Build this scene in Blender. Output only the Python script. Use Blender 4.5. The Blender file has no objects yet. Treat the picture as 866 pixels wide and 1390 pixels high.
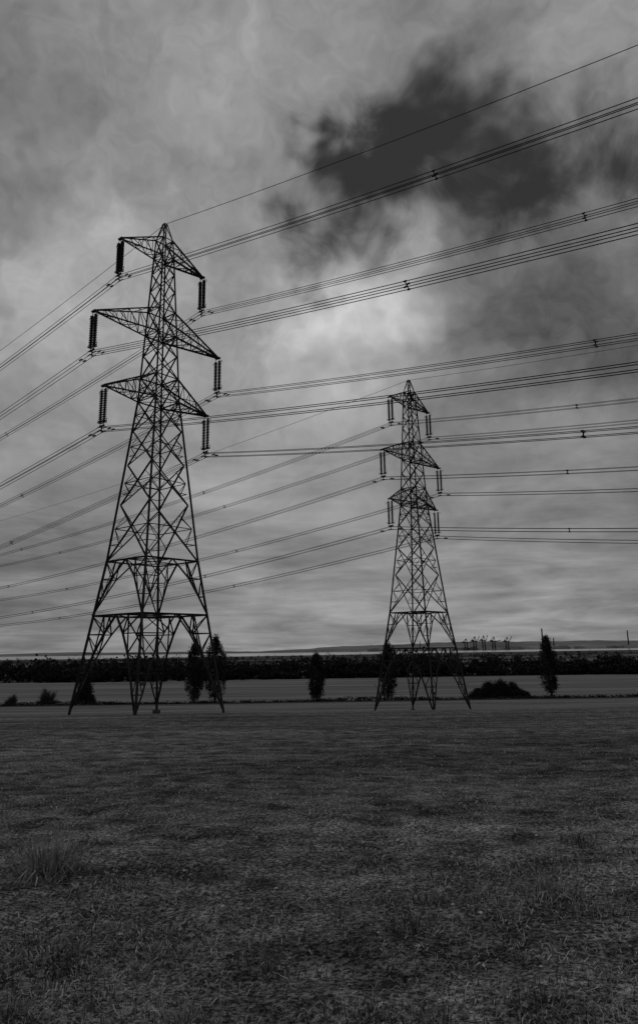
import bpy, math, random
import numpy as np
from mathutils import Vector, Matrix
random.seed(7); rng=np.random.default_rng(7)
scene=bpy.context.scene
COL=scene.collection
R=math.radians

# ------------------------------------------------------------ helpers
def mesh_obj(name,verts,faces,mat=None,parent=None,smooth=False):
    me=bpy.data.meshes.new(name)
    me.from_pydata([tuple(v) for v in verts],[],[tuple(f) for f in faces])
    me.update()
    ob=bpy.data.objects.new(name,me); COL.objects.link(ob)
    if mat: me.materials.append(mat)
    if parent: ob.parent=parent
    if smooth:
        me.polygons.foreach_set('use_smooth',[True]*len(me.polygons))
    return ob
def quads_obj(name,V,mat,parent=None,shade=None,n=4):
    """V: (N*n,3) array, every n verts a face"""
    N=len(V)//n
    me=bpy.data.meshes.new(name)
    me.vertices.add(len(V)); me.vertices.foreach_set('co',V.astype(np.float32).ravel())
    me.loops.add(len(V)); me.loops.foreach_set('vertex_index',np.arange(len(V),dtype=np.int32))
    me.polygons.add(N); me.polygons.foreach_set('loop_start',np.arange(0,len(V),n,dtype=np.int32))
    try: me.polygons.foreach_set('loop_total',np.full(N,n,dtype=np.int32))
    except Exception: pass
    if shade is not None:
        a=me.attributes.new('shade','FLOAT','FACE'); a.data.foreach_set('value',shade.astype(np.float32))
    me.update(calc_edges=True); me.validate()
    me.materials.append(mat)
    ob=bpy.data.objects.new(name,me); COL.objects.link(ob)
    if parent: ob.parent=parent
    return ob
def empty(name,loc=(0,0,0),rz=0):
    e=bpy.data.objects.new(name,None); e.location=loc; e.rotation_euler=(0,0,rz); e.empty_display_size=1
    COL.objects.link(e); return e
def grey(v): return (v,v,v,1)
def new_mat(name,rough=None):
    """matt surface unless a roughness is given (then Principled)"""
    m=bpy.data.materials.new(name); m.use_nodes=True
    nt=m.node_tree; b=nt.nodes['Principled BSDF']
    if rough is None:
        out=[n for n in nt.nodes if n.type=='OUTPUT_MATERIAL'][0]
        nt.nodes.remove(b); b=nt.nodes.new('ShaderNodeBsdfDiffuse'); nt.links.new(b.outputs[0],out.inputs['Surface'])
        return m,nt,b,b.inputs['Color']
    b.inputs['Roughness'].default_value=rough; b.inputs['Specular IOR Level'].default_value=.25
    return m,nt,b,b.inputs['Base Color']
def noise_mat(name,lo,hi,scale,rough=None,detail=3,bump=0.):
    m,nt,b,ci=new_mat(name,rough)
    tc=nt.nodes.new('ShaderNodeTexCoord'); n=nt.nodes.new('ShaderNodeTexNoise')
    n.inputs['Scale'].default_value=scale; n.inputs['Detail'].default_value=detail
    nt.links.new(tc.outputs['Object'],n.inputs['Vector'])
    r=nt.nodes.new('ShaderNodeValToRGB'); r.color_ramp.elements[0].position=.3; r.color_ramp.elements[1].position=.7
    r.color_ramp.elements[0].color=grey(lo); r.color_ramp.elements[1].color=grey(hi)
    nt.links.new(n.outputs['Fac'],r.inputs['Fac']); nt.links.new(r.outputs['Color'],ci)
    if bump:
        bp=nt.nodes.new('ShaderNodeBump'); bp.inputs['Strength'].default_value=bump
        nt.links.new(n.outputs['Fac'],bp.inputs['Height']); nt.links.new(bp.outputs['Normal'],b.inputs['Normal'])
    return m
def shade_mat(name,lo,hi):
    m,nt,b,ci=new_mat(name)
    at=nt.nodes.new('ShaderNodeAttribute'); at.attribute_name='shade'
    mr=nt.nodes.new('ShaderNodeMapRange'); mr.inputs['To Min'].default_value=lo; mr.inputs['To Max'].default_value=hi
    nt.links.new(at.outputs['Fac'],mr.inputs['Value'])
    nt.links.new(mr.outputs[0],ci)
    return m

# ------------------------------------------------------------ terrain height
KY=np.array([-120,-40,0,30,70,110,150,190,224,300,400,3000,60000.])
KZ=np.array([3.2,.3,-1.6,-3.0,-5.4,-8.65,-11.2,-13.0,-14.1,-14.3,-14.6,-17,-17.])
TY=np.arange(-120,3001,1.0); TZ=np.interp(TY,KY,KZ)
ker=np.hanning(25); ker/=ker.sum()
TZs=np.convolve(np.pad(TZ,12,mode='edge'),ker,'valid')
wv=[(rng.uniform(.5,2.2),rng.uniform(0,6.28),rng.uniform(0,6.28)) for _ in range(9)]
wv2=[(rng.uniform(4,11),rng.uniform(0,6.28),rng.uniform(0,6.28)) for _ in range(12)]
wv3=[(rng.uniform(.02,.08),rng.uniform(0,6.28),rng.uniform(0,6.28)) for _ in range(5)]
def height(x,y):
    x=np.asarray(x,float); y=np.asarray(y,float)
    z=np.interp(y,TY,TZs)
    f=np.clip(1-(y-30)/40,0,1)
    for k,a,p in wv: z=z+.013*np.sin(k*(x*math.cos(a)+y*math.sin(a))+p)*f
    for k,a,p in wv2: z=z+.006*np.sin(k*(x*math.cos(a)+y*math.sin(a))+p)*np.clip(1-(y-10)/15,0,1)
    for k,a,p in wv3: z=z+.03*np.sin(k*(x*math.cos(a)+y*math.sin(a))+p)*np.clip(y/60,0,1)
    return z

# ------------------------------------------------------------ ground
ys=np.concatenate([np.arange(-60,2,2.),np.arange(2,14,.09),np.arange(14,40,.35),np.arange(40,240,1.5),
                   np.geomspace(240,45000,90)])
ss=np.linspace(-1,1,281); ss=np.sign(ss)*np.abs(ss)**1.5
X=ss[None,:]*(22+1.6*np.clip(ys,0,None))[:,None]; Y=np.repeat(ys[:,None],len(ss),1)
Z=height(X,Y)
V=np.stack([X,Y,Z],-1).reshape(-1,3)
nx=len(ss); ny=len(ys)
I=(np.arange(ny-1)[:,None]*nx+np.arange(nx-1)[None,:]).ravel()
F=np.stack([I,I+1,I+nx+1,I+nx],-1)
mg,nt,b,gcol=new_mat('field_soil')
N=nt.nodes; L=nt.links
def M(nt,op,a,b_=None,c=None,clamp=False):
    n=nt.nodes.new('ShaderNodeMath'); n.operation=op; n.use_clamp=clamp
    for i,v in enumerate((a,b_,c)):
        if v is None: continue
        if isinstance(v,(int,float)): n.inputs[i].default_value=v
        else: nt.links.new(v,n.inputs[i])
    return n.outputs[0]
def NZ(nt,vec,scale,detail=4,rough=.55,dist=0.,out='Fac'):
    n=nt.nodes.new('ShaderNodeTexNoise'); n.inputs['Scale'].default_value=scale; n.inputs['Detail'].default_value=detail
    n.inputs['Roughness'].default_value=rough; n.inputs['Distortion'].default_value=dist
    nt.links.new(vec,n.inputs['Vector']); return n.outputs[out]
def STEP(nt,v,a,b_,lo=0.,hi=1.):
    n=nt.nodes.new('ShaderNodeMapRange'); n.interpolation_type='SMOOTHSTEP'
    nt.links.new(v,n.inputs['Value'])
    n.inputs['From Min'].default_value=a; n.inputs['From Max'].default_value=b_
    n.inputs['To Min'].default_value=lo; n.inputs['To Max'].default_value=hi
    return n.outputs[0]
def MIX(nt,f,a,b_):
    n=nt.nodes.new('ShaderNodeMix'); n.data_type='FLOAT'
    nt.links.new(f,n.inputs[0])
    for i,v in ((2,a),(3,b_)):
        if isinstance(v,(int,float)): n.inputs[i].default_value=v
        else: nt.links.new(v,n.inputs[i])
    return n.outputs[0]
def MAPV(nt,vec,sc,rot=0.):
    n=nt.nodes.new('ShaderNodeMapping'); n.inputs['Scale'].default_value=sc; n.inputs['Rotation'].default_value=(0,0,rot)
    nt.links.new(vec,n.inputs['Vector']); return n.outputs[0]
tc=N.new('ShaderNodeTexCoord'); P=tc.outputs['Object']
sx=N.new('ShaderNodeSeparateXYZ'); L.new(P,sx.inputs[0]); gx,gy=sx.outputs[0],sx.outputs[1]
edge=NZ(nt,MAPV(nt,P,(.02,.1,1)),1,2)
yw=M(nt,'MULTIPLY_ADD',M(nt,'SUBTRACT',edge,.5),30.,gy)
fine=NZ(nt,P,26,3,.85); med=NZ(nt,P,1.8,4,.7); big=NZ(nt,MAPV(nt,P,(.06,.22,1)),1,4,.65)
near=M(nt,'MULTIPLY_ADD',STEP(nt,fine,.4,.66),.2,.024)
near=M(nt,'MULTIPLY',near,M(nt,'MULTIPLY_ADD',STEP(nt,med,.32,.68),1.2,.42))
near=M(nt,'MULTIPLY',near,M(nt,'MULTIPLY_ADD',STEP(nt,big,.32,.68),.8,.62))
row=NZ(nt,MAPV(nt,P,(.04,1.3,1),.12),1,3,.7)
near=M(nt,'MULTIPLY',near,M(nt,'MULTIPLY_ADD',STEP(nt,row,.35,.65),.4,.82))
stripn=NZ(nt,MAPV(nt,P,(.03,.35,1),-.08),1,3,.65)
strip=M(nt,'MULTIPLY_ADD',STEP(nt,stripn,.32,.68),.12,.075)
strip=M(nt,'MULTIPLY',strip,M(nt,'MULTIPLY_ADD',STEP(nt,med,.3,.7),.6,.6))
c=MIX(nt,STEP(nt,yw,56,88),near,strip)
hed=M(nt,'MULTIPLY',STEP(nt,gy,200,208),STEP(nt,gy,221,214))
c=MIX(nt,hed,c,.03)
fieldn=NZ(nt,MAPV(nt,P,(.008,.09,1),.05),1,5,.7)
field=M(nt,'MULTIPLY_ADD',STEP(nt,fieldn,.3,.7),.09,.085)
c=MIX(nt,STEP(nt,gy,214,220),c,field)
marshn=NZ(nt,MAPV(nt,P,(.0012,.006,1)),1,4,.6)
marsh=STEP(nt,marshn,.42,.6,.025,.11)
c=MIX(nt,STEP(nt,gy,400,415),c,marsh)
L.new(c,gcol)
bp=N.new('ShaderNodeBump'); bp.inputs['Strength'].default_value=.8; bp.inputs['Distance'].default_value=.05
L.new(fine,bp.inputs['Height']); L.new(bp.outputs['Normal'],b.inputs['Normal'])
g=mesh_obj('ground',V,F,mg,smooth=True)

# ------------------------------------------------------------ estuary water
mw,ntw,bw,wc=new_mat('estuary_water',.12)
wc.default_value=grey(.3); bw.inputs['Specular IOR Level'].default_value=.5
tcw=ntw.nodes.new('ShaderNodeTexCoord')
bpw=ntw.nodes.new('ShaderNodeBump'); bpw.inputs['Strength'].default_value=.05
ntw.links.new(NZ(ntw,tcw.outputs['Object'],.05,3),bpw.inputs['Height']); ntw.links.new(bpw.outputs['Normal'],bw.inputs['Normal'])
wy0=[(-9000,2600),(-3000,2450),(-800,2450),(-100,2700),(500,3200),(1500,3400),(3000,3600),(9000,4000)]
wv_=[];wf=[]
for i,(x,y) in enumerate(wy0): wv_+=[(x,y,-16.2),(x*1.6,7600,-16.2)]
for i in range(len(wy0)-1): wf.append((2*i,2*i+2,2*i+3,2*i+1))
mesh_obj('water',wv_,wf,mw)

# ------------------------------------------------------------ distant hills
mh=noise_mat('hill_land_hazed',.10,.2,.002,detail=5)  # lighter grey: aerial haze painted into the land colour
hx=np.linspace(-11000,11000,420); rows=[]
def ridge(x):
    r=8+38/(1+np.exp(-(x-50)/300.))+36/(1+np.exp(-(x-1300)/500.))-22/(1+np.exp(-(x-3000)/400.))
    r+=6*np.sin(x/610.)+4*np.sin(x/233.+1)+2*np.sin(x/90.)+1.5*np.sin(x/41.+2)
    return r
for yy,f in ((6900,-.2),(7050,.12),(7400,.45),(8000,.9),(8400,1.),(9500,.6),(11000,-.3)):
    rows.append(np.stack([hx,np.full_like(hx,yy)+60*np.sin(hx/800.),-17+(ridge(hx)+17)*f+(rng.normal(0,.9,len(hx)) if f>.8 else 0)],-1))
hv=np.concatenate(rows); n_=len(hx); hf=[(r*n_+i,r*n_+i+1,(r+1)*n_+i+1,(r+1)*n_+i) for r in range(6) for i in range(n_-1)]
mesh_obj('hills',hv,hf,mh,smooth=True)

# ------------------------------------------------------------ member geometry
class Geo:
    def __init__(s): s.v=[]; s.f=[]
    def angle(s,p,q,w):
        p=Vector(p); q=Vector(q); d=q-p
        if d.length<1e-4: return
        d.normalize(); up=Vector((0,0,1)) if abs(d.z)<.95 else Vector((1,0,0))
        a=d.cross(up).normalized(); b=d.cross(a).normalized(); t=max(w*.22,.018)
        prof=[(0,0),(w,0),(w,t),(t,t),(t,w),(0,w)]; n=len(s.v)
        for o in (p,q):
            for (i,j) in prof: s.v.append(o+a*(i-w*.4)+b*(j-w*.4))
        for k in range(6):
            k2=(k+1)%6; s.f.append((n+k,n+k2,n+6+k2,n+6+k))
        s.f.append((n+5,n+4,n+3,n+2,n+1,n)); s.f.append(tuple(n+6+k for k in range(6)))
    def tube(s,p,q,r,m=8,r2=None):
        p=Vector(p); q=Vector(q); d=(q-p).normalized(); r2=r if r2 is None else r2
        up=Vector((0,0,1)) if abs(d.z)<.95 else Vector((1,0,0))
        a=d.cross(up).normalized(); b=d.cross(a).normalized(); n=len(s.v)
        for o,rr in ((p,r),(q,r2)):
            for k in range(m):
                t=2*math.pi*k/m; s.v.append(o+a*rr*math.cos(t)+b*rr*math.sin(t))
        for k in range(m):
            k2=(k+1)%m; s.f.append((n+k,n+k2,n+m+k2,n+m+k))
        s.f.append(tuple(n+k for k in reversed(range(m)))); s.f.append(tuple(n+m+k for k in range(m)))
    def box(s,c,sx,sy,sz):
        n=len(s.v)
        for dx in (-1,1):
            for dy in (-1,1):
                for dz in (-1,1): s.v.append(Vector((c[0]+dx*sx/2,c[1]+dy*sy/2,c[2]+dz*sz/2)))
        for f in ((0,1,3,2),(4,6,7,5),(0,4,5,1),(2,3,7,6),(0,2,6,4),(1,5,7,3)): s.f.append(tuple(n+i for i in f))
    def obj(s,name,mat,parent=None): return mesh_obj(name,s.v,s.f,mat,parent)

steel=noise_mat('galvanised_steel_silhouette',.014,.034,3.,rough=.8,detail=2)  # backlit silhouette darkness put into the colour; plain galvanising is much paler
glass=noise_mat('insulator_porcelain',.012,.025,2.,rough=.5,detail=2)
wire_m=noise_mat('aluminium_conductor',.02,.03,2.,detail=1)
concrete=noise_mat('concrete',.05,.09,6.,bump=.3)

PH=[0,8.6,13.7,18.5,22.2,29.8,36.9,45.7,47.9,49.9]
PA=[4.9,3.78,3.04,2.35,2.0,1.45,1.06,.74,.62,.16]
def prof(h): return float(np.interp(h,PH,PA)) if h>=0 else 4.9-h*.13
ARMS=[(29.8,2.5,6.35),(36.9,2.7,7.85),(45.7,2.2,5.35)]
INS=4.15
SG=[(-1,-1),(1,-1),(1,1),(-1,1)]
def cor(k,h):
    a=prof(h); return Vector((SG[k%4][0]*a,SG[k%4][1]*a,h))
def lerp(a,b,t): return a+(b-a)*t

def build_pylon(loc,rz):
    root=empty('electricity_pylon',loc,rz)
    G=Geo()
    for k in range(4):
        G.angle(cor(k,-1.2),cor(k,13.7),.26)
        G.angle(cor(k,13.7),cor(k,29.8),.23)
        G.angle(cor(k,29.8),cor(k,45.7),.19)
        G.angle(cor(k,45.7),cor(k,47.9),.15); G.angle(cor(k,47.9),cor(k,49.9),.11)
    def lower(h0,h1,nseg,w,ring=.14):
        for k in range(4):
            M_=lerp(cor(k,h1),cor(k+1,h1),.5)
            G.angle(cor(k,h1),cor(k+1,h1),ring)
            for kk in (k,k+1):
                foot=cor(kk,h0)
                P_=[lerp(foot,M_,i/nseg) for i in range(nseg+1)]
                for i in range(nseg+1):
                    t=i/nseg; out=(cor(kk,h0+(h1-h0)*t)-P_[i]); P_[i]=P_[i]+out*(.34*math.sin(math.pi*t)*(1-t*.3))
                for i in range(nseg): G.angle(P_[i],P_[i+1],w)
                Lg=[cor(kk,h0+(h1-h0)*i/nseg) for i in range(nseg+1)]
                for i in range(1,nseg):
                    G.angle(P_[i],Lg[i],w*.6); G.angle(P_[i],Lg[i+1],w*.6)
                q=lerp(cor(kk,h1),M_,.5); G.angle(q,P_[nseg-1],w*.6); G.angle(q,P_[nseg-2],w*.6)
        ms=[lerp(cor(k,h1),cor(k+1,h1),.5) for k in range(4)]
        for k in range(4): G.angle(ms[k],ms[(k+1)%4],w*.7)
        G.angle(ms[0],ms[2],w*.6); G.angle(ms[1],ms[3],w*.6)
    lower(0,8.6,5,.16,.17)
    lower(8.6,13.7,3,.14,.15)
    def xpan(h0,h1,w,sec=False,ring=False):
        for k in range(4):
            a,b_=cor(k,h0),cor(k+1,h0); c_,d=cor(k+1,h1),cor(k,h1)
            G.angle(a,c_,w); G.angle(b_,d,w)
            if ring: G.angle(c_,d,w)
            if sec:
                wa,wb=(a-b_).length,(c_-d).length; t=wa/(wa+wb)
                X_=lerp(a,c_,t); hx_=X_.z
                G.angle(cor(k,hx_),X_,w*.6); G.angle(cor(k+1,hx_),X_,w*.6)
                G.angle(lerp(a,X_,.5),cor(k,h0+(hx_-h0)*.5),w*.5); G.angle(lerp(b_,X_,.5),cor(k+1,h0+(hx_-h0)*.5),w*.5)
                G.angle(lerp(a,X_,.5),cor(k,hx_),w*.5); G.angle(lerp(b_,X_,.5),cor(k+1,hx_),w*.5)
                G.angle(lerp(X_,c_,.5),cor(k+1,hx_),w*.5); G.angle(lerp(X_,d,.5),cor(k,hx_),w*.5)
    lv=[13.7,19.2,23.2,26.7,29.8,32.3,34.7,36.9,39.6,41.9,43.9,45.7,47.9]
    for i in range(len(lv)-1):
        h0,h1=lv[i],lv[i+1]
        xpan(h0,h1,.13 if i<2 else (.115 if i<7 else .1),sec=(i<5),ring=(i in (3,4,6,7,10,11)))
    for hh_ in (29.8,36.9,45.7):
        G.angle(cor(0,hh_),cor(2,hh_),.07); G.angle(cor(1,hh_),cor(3,hh_),.07)
    xpan(47.9,49.9,.06,ring=True)
    for h in (3.1,3.35,3.6):
        for k in range(4):
            a=cor(k,h); 
            for kk in (k-1,k+1):
                d=(cor(kk,h)-a).normalized(); G.tube(a,a+d*1.2,.014,4)
    for k in range(4):
        for i in range(3):
            G.angle(cor(k,3.0),cor(k,3.7)+Vector((SG[k][0]*.5,SG[k][1]*.5,0)),.04)
    for i in range(90):
        h=4+i*.42
        c_=cor(1,h); G.tube(c_,c_+Vector((.0,-.16,0)) if i%2 else c_+Vector((.16,0,0)),.011,4)
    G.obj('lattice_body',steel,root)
    NP=Geo(); pl=lerp(cor(0,2.6),cor(1,2.6),.02); NP.box((pl.x+.3,pl.y-.03,pl.z),.45,.02,.3); NP.obj('danger_plate',concrete,root)
    B=Geo()
    for k in range(4):
        c_=cor(k,-.5); B.box((c_.x,c_.y,-.95),.55,.55,1.0)
    B.obj('footing_blocks',concrete,root)
    A=Geo(); tips=[]
    for h,up,ln in ARMS:
        for s in (-1,1):
            tip=Vector((s*ln,0,h+.05)); a0=prof(h); a1=prof(h+up)
            lo=[Vector((s*a0,-a0,h)),Vector((s*a0,a0,h))]; hi=[Vector((s*a1,-a1,h+up)),Vector((s*a1,a1,h+up))]
            for p in lo: A.angle(p,tip,.16)
            for p in hi: A.angle(p,tip+Vector((0,0,.12)),.14)
            n=6 if ln>7 else (5 if ln>6 else 4)
            for i in range(n):
                t0=i/n; t1=(i+1)/n
                for j in (0,1):
                    A.angle(lerp(lo[j],tip,t0),lerp(hi[j],tip,t1*.97),.08)
                    if i: A.angle(lerp(lo[j],tip,t0),lerp(hi[j],tip,t0),.06)
                j=i%2
                A.angle(lerp(lo[j],tip,t0),lerp(lo[1-j],tip,t1),.08)
                A.angle(lerp(lo[0],tip,t0),lerp(lo[1],tip,t0),.06)
                A.angle(lerp(hi[1-j],tip,t0),lerp(hi[j],tip,t1),.06)
            A.box((tip.x,0,tip.z),.3,.62,.16)
            tips.append(tip)
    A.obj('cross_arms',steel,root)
    S=Geo(); H=Geo()
    for tip in tips:
        for oy in (-.3,.3):
            x,y=tip.x,oy; z0=tip.z-.1
            H.tube((x,y,z0),(x,y,z0-.3),.03,6)
            S.tube((x,y,z0-.25),(x,y,z0-INS+.55),.08,8)
            nd=19
            for i in range(nd):
                z=z0-.34-i*(INS-1.0)/(nd-1)
                S.tube((x,y,z),(x,y,z-.06),.08,12,.215); S.tube((x,y,z-.06),(x,y,z-.11),.215,12,.14)
            for zz,sg in ((z0-.3,-1),(z0-INS+.65,1)):
                pts=[Vector((x,y,zz)),Vector((x+.06,y+(.34 if oy>0 else -.34),zz)),Vector((x,y+(.45 if oy>0 else -.45),zz+sg*.28))]
                for a,b_ in zip(pts,pts[1:]): H.tube(a,b_,.025,6)
            zc=z0-INS+.62
            m=12
            rp=[Vector((x+.27*math.cos(2*math.pi*i/m),y+.27*math.sin(2*math.pi*i/m),zc)) for i in range(m)]
            for i in range(m): H.tube(rp[i],rp[(i+1)%m],.03,5)
            H.tube((x,y,z0-INS+.6),(x,y,z0-INS+.25),.035,6)
        z=tip.z-.1-INS+.25
        H.box((tip.x,0,z),.06,.78,.2)
        H.tube((tip.x,0,z),(tip.x,0,z-.3),.04,6)
        for ox in (-.2,.2):
            for oz in (0,-.4): H.tube((tip.x+ox,-.35,z-.12+oz),(tip.x+ox,.35,z-.12+oz),.05,6)
        H.angle((tip.x-.25,0,z-.15),(tip.x+.25,0,z-.15),.08); H.angle((tip.x-.25,0,z-.5),(tip.x+.25,0,z-.5),.08)
        H.tube((tip.x,0,z-.1),(tip.x,0,z-.55),.04,6)
        for sy in (-1,1):
            for ox in (-.2,.2):
                H.tube((tip.x+ox,sy*1.3,z-.42-.18),(tip.x+ox,sy*1.75,z-.42-.18),.07,6)
                H.tube((tip.x+ox,sy*1.5,z-.42-.18),(tip.x+ox,sy*1.5,z-.5),.03,5)
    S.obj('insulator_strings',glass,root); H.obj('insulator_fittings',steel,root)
    return root,tips

def build_line(loc,rz,tips,side,S_sag,S_earth,Lspan=330.,tmax=330.,nofs=20.):
    root=empty('power_line',loc,rz)
    cu=bpy.data.curves.new('conductors','CURVE'); cu.dimensions='3D'; cu.bevel_depth=.027; cu.bevel_resolution=1
    sp=Geo(); ts=np.concatenate([np.linspace(0,40,14),np.linspace(46,tmax,50)])
    def drop(t,S): return 4*S*(t/Lspan)*(1-t/Lspan)
    def add(x,z,S,ofs=(0,0)):
        s=cu.splines.new('POLY'); s.points.add(len(ts)-1)
        for i,t in enumerate(ts): s.points[i].co=(x+ofs[0],-side*t,z+ofs[1]-drop(t,S),1)
    for n,tip in enumerate(tips):
        z=tip.z-.1-INS+.25-.12; S=S_sag*(1+.012*((n*37)%5-2))
        for ox in (-.2,.2):
            for oz in (0,-.4): add(tip.x,z,S,(ox,oz))
        t=nofs+((n*17)%11)
        while t<tmax:
            zz=z-drop(t,S)
            for ox in (-.2,.2):
                sp.tube((tip.x,-side*t,zz-.2),(tip.x+ox,-side*t,zz),.04,6); sp.tube((tip.x,-side*t,zz-.2),(tip.x+ox,-side*t,zz-.4),.04,6)
                for oz in (0,-.4): sp.tube((tip.x+ox,-side*t-.1,zz+oz),(tip.x+ox,-side*t+.1,zz+oz),.06,6)
            t+=58+(n*13)%9
    add(0,49.9,S_earth)
    ob=bpy.data.objects.new('conductors',cu); COL.objects.link(ob); ob.parent=root; cu.materials.append(wire_m)
    sp.obj('bundle_spacers',wire_m,root)
    return root

ROT=R(50)
L1=(-16.1,70.7,-5.15); L2=(14.35,110.,-8.45)
r1,tips=build_pylon(L1,ROT)
r2,_=build_pylon(L2,ROT)
build_line(L1,ROT,tips,+1,13.6,14.5,nofs=34)
build_line(L1,ROT,tips,-1,12.3,12.,nofs=34)
build_line(L2,ROT,tips,+1,11.6,10.8,nofs=26)
build_line(L2,ROT,tips,-1,9.6,7.,nofs=40)

# ------------------------------------------------------------ vegetation
bark=noise_mat('bark',.03,.06,8.)
leafm=shade_mat('dark_foliage',.012,.05)
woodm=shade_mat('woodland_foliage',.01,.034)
twigm=shade_mat('twigs',.03,.07)
def leaf_quads(C,size,jit=.4,flat=False):
    n=len(C); a=rng.normal(size=(n,3)); a/=np.linalg.norm(a,axis=1)[:,None]
    b_=rng.normal(size=(n,3)); b_-=a*(a*b_).sum(1)[:,None]; b_/=np.linalg.norm(b_,axis=1)[:,None]
    s=(size*(1+rng.uniform(-jit,jit,n)))[:,None]; a=a*s; b_=b_*s*.7
    return np.stack([C-a,C-b_*.8,C+a,C+b_],1).reshape(-1,3)
def limb(G,p,q,r0,r1): G.tube(p,q,r0,7,r1)
def poplar(x,y,h,w,clumps=170,leaves=44,lean=0):
    z=float(height(x,y)); root=empty('poplar_tree',(x,y,z))
    T=Geo(); pr=Vector((0,0,-.3)); segs=7
    for i in range(segs):
        q=Vector((lean*(i+1)/segs+random.uniform(-.08,.08),random.uniform(-.08,.08),h*.93*(i+1)/segs))
        limb(T,pr,q,.32*(1-i/segs)+.03,.32*(1-(i+1)/segs)+.03); pr=q
    C=[];Sh=[]
    for c in range(clumps):
        t=random.random()**.9; zz=h*(.07+.9*t)
        r=w*.5*(math.sin(math.pi*min(1,(t*.86+.12)))**.6)*random.uniform(.35,1.12)
        if t>.9: r*=.5
        an=random.uniform(0,6.28); cx=lean*t+r*math.cos(an); cy=r*math.sin(an)
        if random.random()<.4:
            limb(T,Vector((lean*t,0,max(.6,zz-1.8))),Vector((cx,cy,zz)),.06,.015)
        pts=rng.normal(size=(leaves,3))*np.array([.36,.36,.62])+np.array([cx,cy,zz])
        C.append(pts); Sh.append(np.full(leaves,random.random())*.7+rng.uniform(0,.3,leaves))
    C=np.concatenate(C); C[:,2]=np.maximum(C[:,2],.1)
    quads_obj('crown',leaf_quads(C,.21),leafm,root,np.concatenate(Sh)); T.obj('trunk_and_limbs',bark,root)
for a in ((-37.3,224,16.6,5.2),(-31.5,226,18.6,6.2),(-1.6,224,13.0,4.6),(19.3,224,16.0,5.),(66.9,224,17.2,4.7)):
    poplar(*a,lean=random.uniform(-.4,.4))
def bush(name,x,y,w,h,dens=1.,bare=False,lo=0.):
    z=float(height(x,y)); root=empty(name,(x,y,z)); T=Geo(); C=[];Sh=[]
    n=int(26*w*dens*.5)+8
    for c in range(n):
        u=random.uniform(-1,1); cx=u*w*.5; top=h*(1-abs(u)**2.4)*(.8+.2*math.sin(cx*1.7+x))
        zz=random.uniform(.1,1)*max(top,.4); cy=random.uniform(-.5,.5)*min(w,4)*.6
        m=8 if bare else 46
        C.append(rng.normal(size=(m,3))*np.array([.45,.45,.4])+np.array([cx,cy,max(zz,lo)])); Sh.append(np.full(m,random.random())*.6+rng.uniform(0,.4,m))
        for k in range(3 if bare else 1):
            limb(T,Vector((cx*.25,cy*.25,0)),Vector((cx+random.uniform(-.5,.5),cy,zz+random.uniform(0,.4))),.05,.012)
            if bare:
                for q in range(3):
                    s=Vector((cx,cy,zz))*random.uniform(.5,.9); limb(T,s,s+Vector((random.uniform(-.7,.7),random.uniform(-.5,.5),random.uniform(.3,1.2))),.03,.012)
    C=np.concatenate(C); C[:,2]=np.maximum(C[:,2],.05)
    quads_obj('leaves',leaf_quads(C,.1 if bare else .2),twigm if bare else leafm,root,np.concatenate(Sh)); T.obj('branches',bark,root)
bush('hawthorn_bush',51,221,16.5,4.9,2.6)
bush('bare_shrub',-78,218,6,6.,1.,True)
bush('small_tree',-68.5,222,4.6,8.0,2.6)
bush('bare_shrub',-89,220,3.5,3.8,1.,True)
C=[];Sh=[]
for i in range(900):
    x=random.uniform(-150,150); 
    hgt=.3+.6*max(0,math.sin(x*.11)*math.sin(x*.037+1)+.2)
    y=213+2*math.sin(x*.02)+random.uniform(-.8,.8)
    m=16; z=float(height(x,y))
    C.append(rng.normal(size=(m,3))*np.array([.7,.3,.2])+np.array([x,y,z+random.uniform(0,hgt)])); Sh.append(np.full(m,random.random())*.8+rng.uniform(0,.2,m))
quads_obj('hedge',leaf_quads(np.concatenate(C),.22),leafm,None,np.concatenate(Sh))
C=[];Sh=[];TW=Geo()
def wood(x0,x1,y0,y1,n,hlo,hhi,leaves=95,wide=1.,sc=1.):
    for i in range(n):
        x=random.uniform(x0,x1); y=random.uniform(y0,y1)+10*math.sin(x*.02)
        z=float(height(x,y)); hh=random.uniform(hlo,hhi)*(1+.16*math.sin(x*.033)+.12*math.sin(x*.11+2)); r=hh*random.uniform(.32,.6)*wide
        TW.tube((x,y,z-.2),(x,y,z+hh*.7),.3,5,.1)
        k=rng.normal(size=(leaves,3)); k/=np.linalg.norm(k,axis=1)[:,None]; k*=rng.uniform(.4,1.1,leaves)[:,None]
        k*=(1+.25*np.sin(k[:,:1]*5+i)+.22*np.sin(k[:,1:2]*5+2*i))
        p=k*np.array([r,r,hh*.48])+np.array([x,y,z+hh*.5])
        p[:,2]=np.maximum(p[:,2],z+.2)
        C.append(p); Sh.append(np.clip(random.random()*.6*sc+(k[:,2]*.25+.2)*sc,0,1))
wood(-330,330,406,416,330,3,6.5,70,1.4)
wood(-330,330,414,432,300,6,9)
wood(-360,360,435,490,330,8,11.5)
wood(-420,420,500,600,140,8.5,12,60)
wood(-900,900,900,1500,260,5,9,34,1.5)
wood(-1800,1800,1700,2300,200,5,7,24,2.2)
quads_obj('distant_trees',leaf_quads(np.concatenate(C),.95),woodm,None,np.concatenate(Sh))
tw=TW.obj('distant_trunks',bark); tw.parent=bpy.data.objects['distant_trees']

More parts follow.
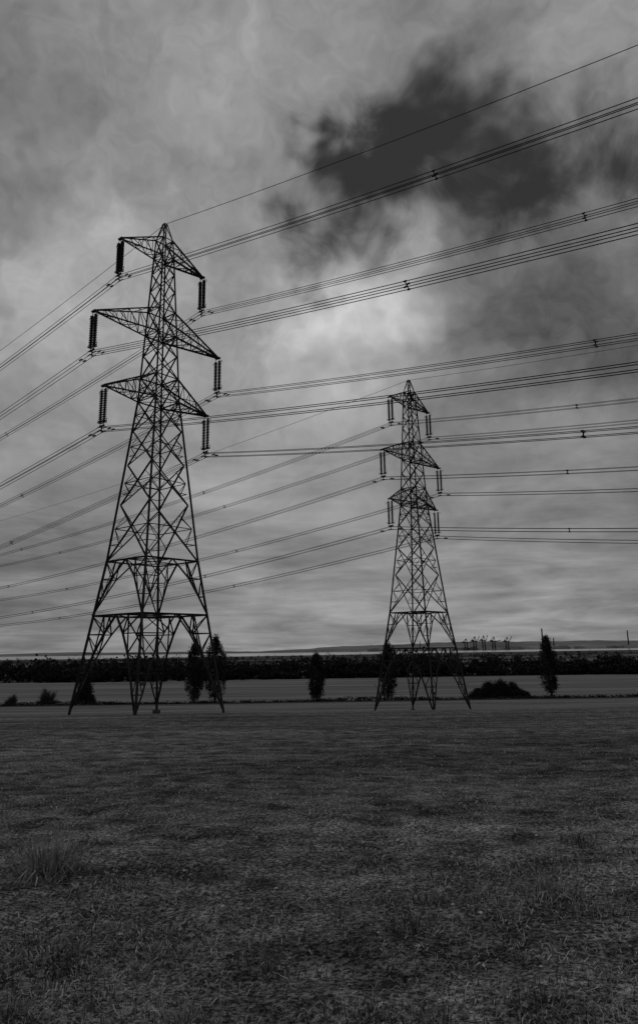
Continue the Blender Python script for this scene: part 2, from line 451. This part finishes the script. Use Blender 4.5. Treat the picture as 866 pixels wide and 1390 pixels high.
# ------------------------------------------------------------ port cranes, chimneys on the far shore
pale=noise_mat('hazy_painted_steel',.04,.06,.05,detail=1)
def crane(x,y,h,tilt):
    root=empty('port_crane',(x,y,-16)); G=Geo()
    for sx_ in (-12,12):
        for sy_ in (-12,12): G.tube((sx_,sy_,0),(sx_*.8,sy_,h*.62),3,5)
    G.tube((-40,0,h*.6),(22,0,h*.6),3.8,5); G.tube((22,0,h*.6),(22+50*math.cos(tilt),0,h*.6+50*math.sin(tilt)),3.2,5)
    G.tube((-10,0,h*.6),(4,0,h*.92),3,5); G.tube((12,0,h*.6),(4,0,h*.92),3,5); G.tube((-38,0,h*.6),(4,0,h*.92),1.8,4)
    G.tube((-13,12,h*.25),(13,12,h*.25),2,5)
    G.box((-18,0,h*.66),16,9,9); G.obj('crane_frame',pale,root)
for x,h,t in ((1300,112,.2),(1380,134,1.1),(1460,140,1.25),(1550,128,.2),(1670,122,1.1)): crane(x,6800,h,t)
def chimney(x,y,h,r=6):
    root=empty('factory_chimney',(x,y,-16)); G=Geo(); G.tube((0,0,0),(0,0,h),r,10,r*.7); G.tube((0,0,h),(0,0,h+4),r*.8,10,r*.8); G.obj('stack',pale,root)
chimney(1990,6800,180,8); chimney(2800,6900,155,7); chimney(2120,6900,95); chimney(900,6900,80,5)
sh=Geo(); 
for i in range(90):
    x=random.uniform(300,3300); sh.box((x,6830+random.uniform(0,60),-10),random.uniform(30,110),30,random.uniform(18,50))
sh.obj('port_sheds',noise_mat('shed_cladding',.1,.5,.004,detail=1))

# ------------------------------------------------------------ grass
def patch(x,y): return .5+.25*np.sin(1.9*x+.7*y+1)+.25*np.sin(-1.1*x+2.3*y)+.2*np.sin(3.7*x-1.9*y+2)+.15*np.sin(6.1*x+4.9*y)
def blades(n,ylo,yhi,hlo,hhi,lean,power=1.6,widthf=1.,centres=None,patchy=0.):
    if centres is None:
        u=rng.random(n); e=1-power
        y=(ylo**e+u*(yhi**e-ylo**e))**(1/e); x=rng.uniform(-1,1,n)*(.56*y+.8)
        if patchy:
            keep=rng.random(n)<np.clip(np.clip(patch(x,y),.03,1.2)**patchy,0,1); x=x[keep]; y=y[keep]; n=len(x)
    else:
        idx=rng.integers(0,len(centres),n); cc=np.array(centres)
        ss_=cc[idx,2]
        x=cc[idx,0]+rng.normal(0,1,n)*ss_; y=cc[idx,1]+rng.normal(0,1,n)*ss_
    z=height(x,y)-.01
    h=rng.uniform(hlo,hhi,n); th=rng.uniform(0,2*np.pi,n); ln=np.abs(rng.normal(0,lean,n))
    if centres is not None:
        h=h*(cc[idx,3]); 
        ox=x-cc[idx,0]; oy=y-cc[idx,1]; th=np.arctan2(oy,ox)+rng.normal(0,.8,n)
    ln=np.clip(ln,0,1.5)
    w=(.0018+.0006*y)*widthf*rng.uniform(.5,1.3,n)
    d=np.stack([np.cos(th),np.sin(th),np.zeros(n)],-1); ph=th+np.pi/2+rng.normal(0,.6,n)
    s=np.stack([np.cos(ph),np.sin(ph),np.zeros(n)],-1)*w[:,None]
    B=np.stack([x,y,z],-1); up=np.array([0,0,1.])
    Mid=B+d*(h*.5*np.sin(ln*.6))[:,None]+up*(h*.55*np.cos(ln*.6))[:,None]
    T=Mid+d*(h*.5*np.sin(ln*1.4))[:,None]+up*(h*.5*np.cos(ln*1.4))[:,None]
    T[:,2]=np.maximum(T[:,2],z+.015)
    q=np.stack([B-s,B+s,Mid+s*.8,Mid-s*.8,Mid-s*.8,Mid+s*.8,T+s*.15,T-s*.15],1).reshape(-1,3)
    return q,n
parts=[];shd=[]
def addb(qn,lo,hi,pw=1.): 
    q,n=qn; parts.append(q); shd.append(np.repeat(lo+(hi-lo)*rng.random(n)**pw,2))
addb(blades(36000,3.4,40,.01,.03,1.3,1.6,1.,patchy=1.5),.05,.9,2.2)
addb(blades(22000,3.4,8,.03,.08,1.2,2.4,.8,patchy=2.5),.06,.9,2.2)
addb(blades(46000,3.4,50,.03,.12,9.,1.5,.75,patchy=.6),.2,1.,1.5)     # straw litter, lying flat
cent=[(-2.5,7.3,.12,1.4),(1.75,6.2,.1,.8),(-.3,5.0,.12,.5),(-1.6,5.1,.12,.5),(2.6,8.2,.1,.5),(.6,5.6,.1,.5)]
for i in range(50):
    y=3.8+4.2*random.random()**1.5; cent.append((random.uniform(-1,1)*(.55*y+.5),y,random.uniform(.05,.2),random.uniform(.2,.5)))
addb(blades(11000,0,0,.08,.22,1.1,centres=cent,widthf=.75),.05,.7,1.8)
addb(blades(700,0,0,.14,.27,1.3,centres=cent[:2],widthf=.8),.3,.9,1.)
grassm=shade_mat('grass_and_stubble',.02,.46)
quads_obj('grass',np.concatenate(parts),grassm,None,np.concatenate(shd))
SV=[];SF=[]
for i in range(1300):
    y=random.uniform(3.6,26)**1.0; x=random.uniform(-1,1)*(.55*y+.6); z=float(height(x,y)); r=random.uniform(.006,.024)
    n=len(SV); pts=[(1,0,0),(0,1,0),(-1,0,0),(0,-1,0),(0,0,.7),(0,0,-.6)]
    for p in pts: SV.append((x+p[0]*r*random.uniform(.6,1.3),y+p[1]*r*random.uniform(.6,1.3),z+r*.3+p[2]*r*random.uniform(.7,1.1)))
    for f in ((0,1,4),(1,2,4),(2,3,4),(3,0,4),(1,0,5),(2,1,5),(3,2,5),(0,3,5)): SF.append(tuple(n+k for k in f))
mesh_obj('stones',SV,SF,noise_mat('flint',.08,.45,4.,detail=1))

# ------------------------------------------------------------ sky
w=bpy.data.worlds.new('World'); scene.world=w; w.use_nodes=True; nt=w.node_tree
try:
    w.cycles.sampling_method='MANUAL'; w.cycles.sample_map_resolution=256
except Exception as e: print(e)
bg=nt.nodes['Background']; STR=.1
SUN_AZ,SUN_EL=-25.,48.
sky=nt.nodes.new('ShaderNodeTexSky'); sky.sky_type='NISHITA'; sky.sun_disc=False
sky.sun_elevation=R(SUN_EL); sky.sun_rotation=R(SUN_AZ)
bw_=nt.nodes.new('ShaderNodeRGBToBW'); nt.links.new(sky.outputs[0],bw_.inputs[0])
tc=nt.nodes.new('ShaderNodeTexCoord'); D=tc.outputs['Generated']
def VM(op,a,b_=None,scale=None):
    n=nt.nodes.new('ShaderNodeVectorMath'); n.operation=op
    for i,v in enumerate((a,b_)):
        if v is None: continue
        if isinstance(v,(tuple,Vector)): n.inputs[i].default_value=tuple(v)
        else: nt.links.new(v,n.inputs[i])
    if scale is not None: n.inputs['Scale'].default_value=scale
    return n.outputs['Value'] if op in('DISTANCE','LENGTH','DOT_PRODUCT') else n.outputs['Vector']
w1=VM('SCALE',VM('SUBTRACT',NZ(nt,D,7.,3,.66,out='Color'),(.5,.5,.5)),scale=.22)
DW=VM('ADD',D,w1)
sz0=nt.nodes.new('ShaderNodeSeparateXYZ'); nt.links.new(D,sz0.inputs[0])
zc=M(nt,'ADD',M(nt,'MAXIMUM',sz0.outputs[2],0.),.14)
cp=nt.nodes.new('ShaderNodeCombineXYZ')
nt.links.new(M(nt,'DIVIDE',sz0.outputs[0],zc),cp.inputs[0]); nt.links.new(M(nt,'DIVIDE',sz0.outputs[1],zc),cp.inputs[1])
CP=cp.outputs[0]
def dirv(az,el): return Vector((math.sin(R(az))*math.cos(R(el)),math.cos(R(az))*math.cos(R(el)),math.sin(R(el))))
def blob(vec,az,el,r,wt,acc):
    d=VM('DISTANCE',vec,dirv(az,el)); q=M(nt,'MULTIPLY',d,1/R(r)); q=M(nt,'MULTIPLY',q,q)
    e=M(nt,'EXPONENT',M(nt,'MULTIPLY',q,-1.))
    return M(nt,'MULTIPLY_ADD',e,wt,acc)
acc=M(nt,'MULTIPLY',sz0.outputs[2],0.)
for az,el,r,wt in ((6.5,36.6,4.4,.95),(.4,36.6,2.9,.75),(13.5,36.4,4.4,.85),(20,35.6,4.4,.7),(-.5,30.6,3.2,.6),(3.5,33.,3.8,.6),(26,33.5,5.5,.5),(-.3,26.8,1.6,.5),(13,31.5,4.,.2),(80,50,15,1.),(190,40,18,1.)):
    acc=blob(DW,az,el,r,wt,acc)
gapn=NZ(nt,D,10,6,.64,.5)
acc=M(nt,'ADD',acc,M(nt,'MULTIPLY',M(nt,'SUBTRACT',gapn,.5),1.5))
gap=STEP(nt,acc,.1,1.15)
lum=M(nt,'ADD',M(nt,'MULTIPLY',sz0.outputs[2],0.),.515)
for az,el,r,wt in ((3,25,4.5,.22),(-3,23,6,.09),(-20,25,9,.12),(-9,24,6,.06),(-12,44,10,.04),(24,40,4,.09),(8,29.,3.,.07),(18,26,8,-.12),(25,22,6,-.08),(-24,33,5,-.09),(-14,36,6,-.03),
    (0,6,10,.06),(14,2,6,.07),(-24,3,8,-.06),(24,9,6,-.04),(-8,12,7,.05)):
    lum=blob(DW,az,el,r,wt,lum)
n1=NZ(nt,CP,1.5,6,.6,.6); n2=NZ(nt,DW,4.5,5,.62,.2)
streak=NZ(nt,MAPV(nt,D,(2.6,2.6,30.)),1.,4,.62,.3)
hiw=STEP(nt,sz0.outputs[2],.12,.42)
low=STEP(nt,sz0.outputs[2],.1,.5,.36,.2)
lum=M(nt,'ADD',lum,M(nt,'MULTIPLY',M(nt,'SUBTRACT',n1,.5),low))
lum=M(nt,'ADD',lum,M(nt,'MULTIPLY',M(nt,'SUBTRACT',n2,.5),M(nt,'MULTIPLY_ADD',hiw,.46,.1)))
lum=M(nt,'ADD',lum,M(nt,'MULTIPLY',M(nt,'SUBTRACT',streak,.5),STEP(nt,sz0.outputs[2],.02,.32,.44,.0)))
lum=M(nt,'MAXIMUM',lum,.24)
lin=M(nt,'POWER',lum,2.25)
cl=M(nt,'MULTIPLY',lin,1/STR)
gp=M(nt,'MINIMUM',M(nt,'MULTIPLY',bw_.outputs[0],.1),.34)
fin=MIX(nt,gap,cl,gp)
nt.links.new(fin,bg.inputs['Color']); bg.inputs['Strength'].default_value=STR

sd=bpy.data.lights.new('sun','SUN'); sd.energy=.75; sd.angle=R(14); sd.color=(1,1,1)
so=bpy.data.objects.new('sun',sd); COL.objects.link(so)
so.rotation_euler=dirv(SUN_AZ,SUN_EL).to_track_quat('Z','Y').to_euler(); so.location=(-30,60,80)

# ------------------------------------------------------------ camera
cd=bpy.data.cameras.new('camera'); cam=bpy.data.objects.new('camera',cd); COL.objects.link(cam); scene.camera=cam
cd.sensor_fit='VERTICAL'; cd.sensor_height=36; cd.lens=36*1000/1390; cd.shift_y=-45/1390
cd.clip_start=.05; cd.clip_end=80000
cam.matrix_world=Matrix.Rotation(R(90+13.12),4,'X')@Matrix.Rotation(R(-.8),4,'Z')
scene.view_settings.view_transform='Standard'; scene.view_settings.look='None'; scene.view_settings.exposure=0
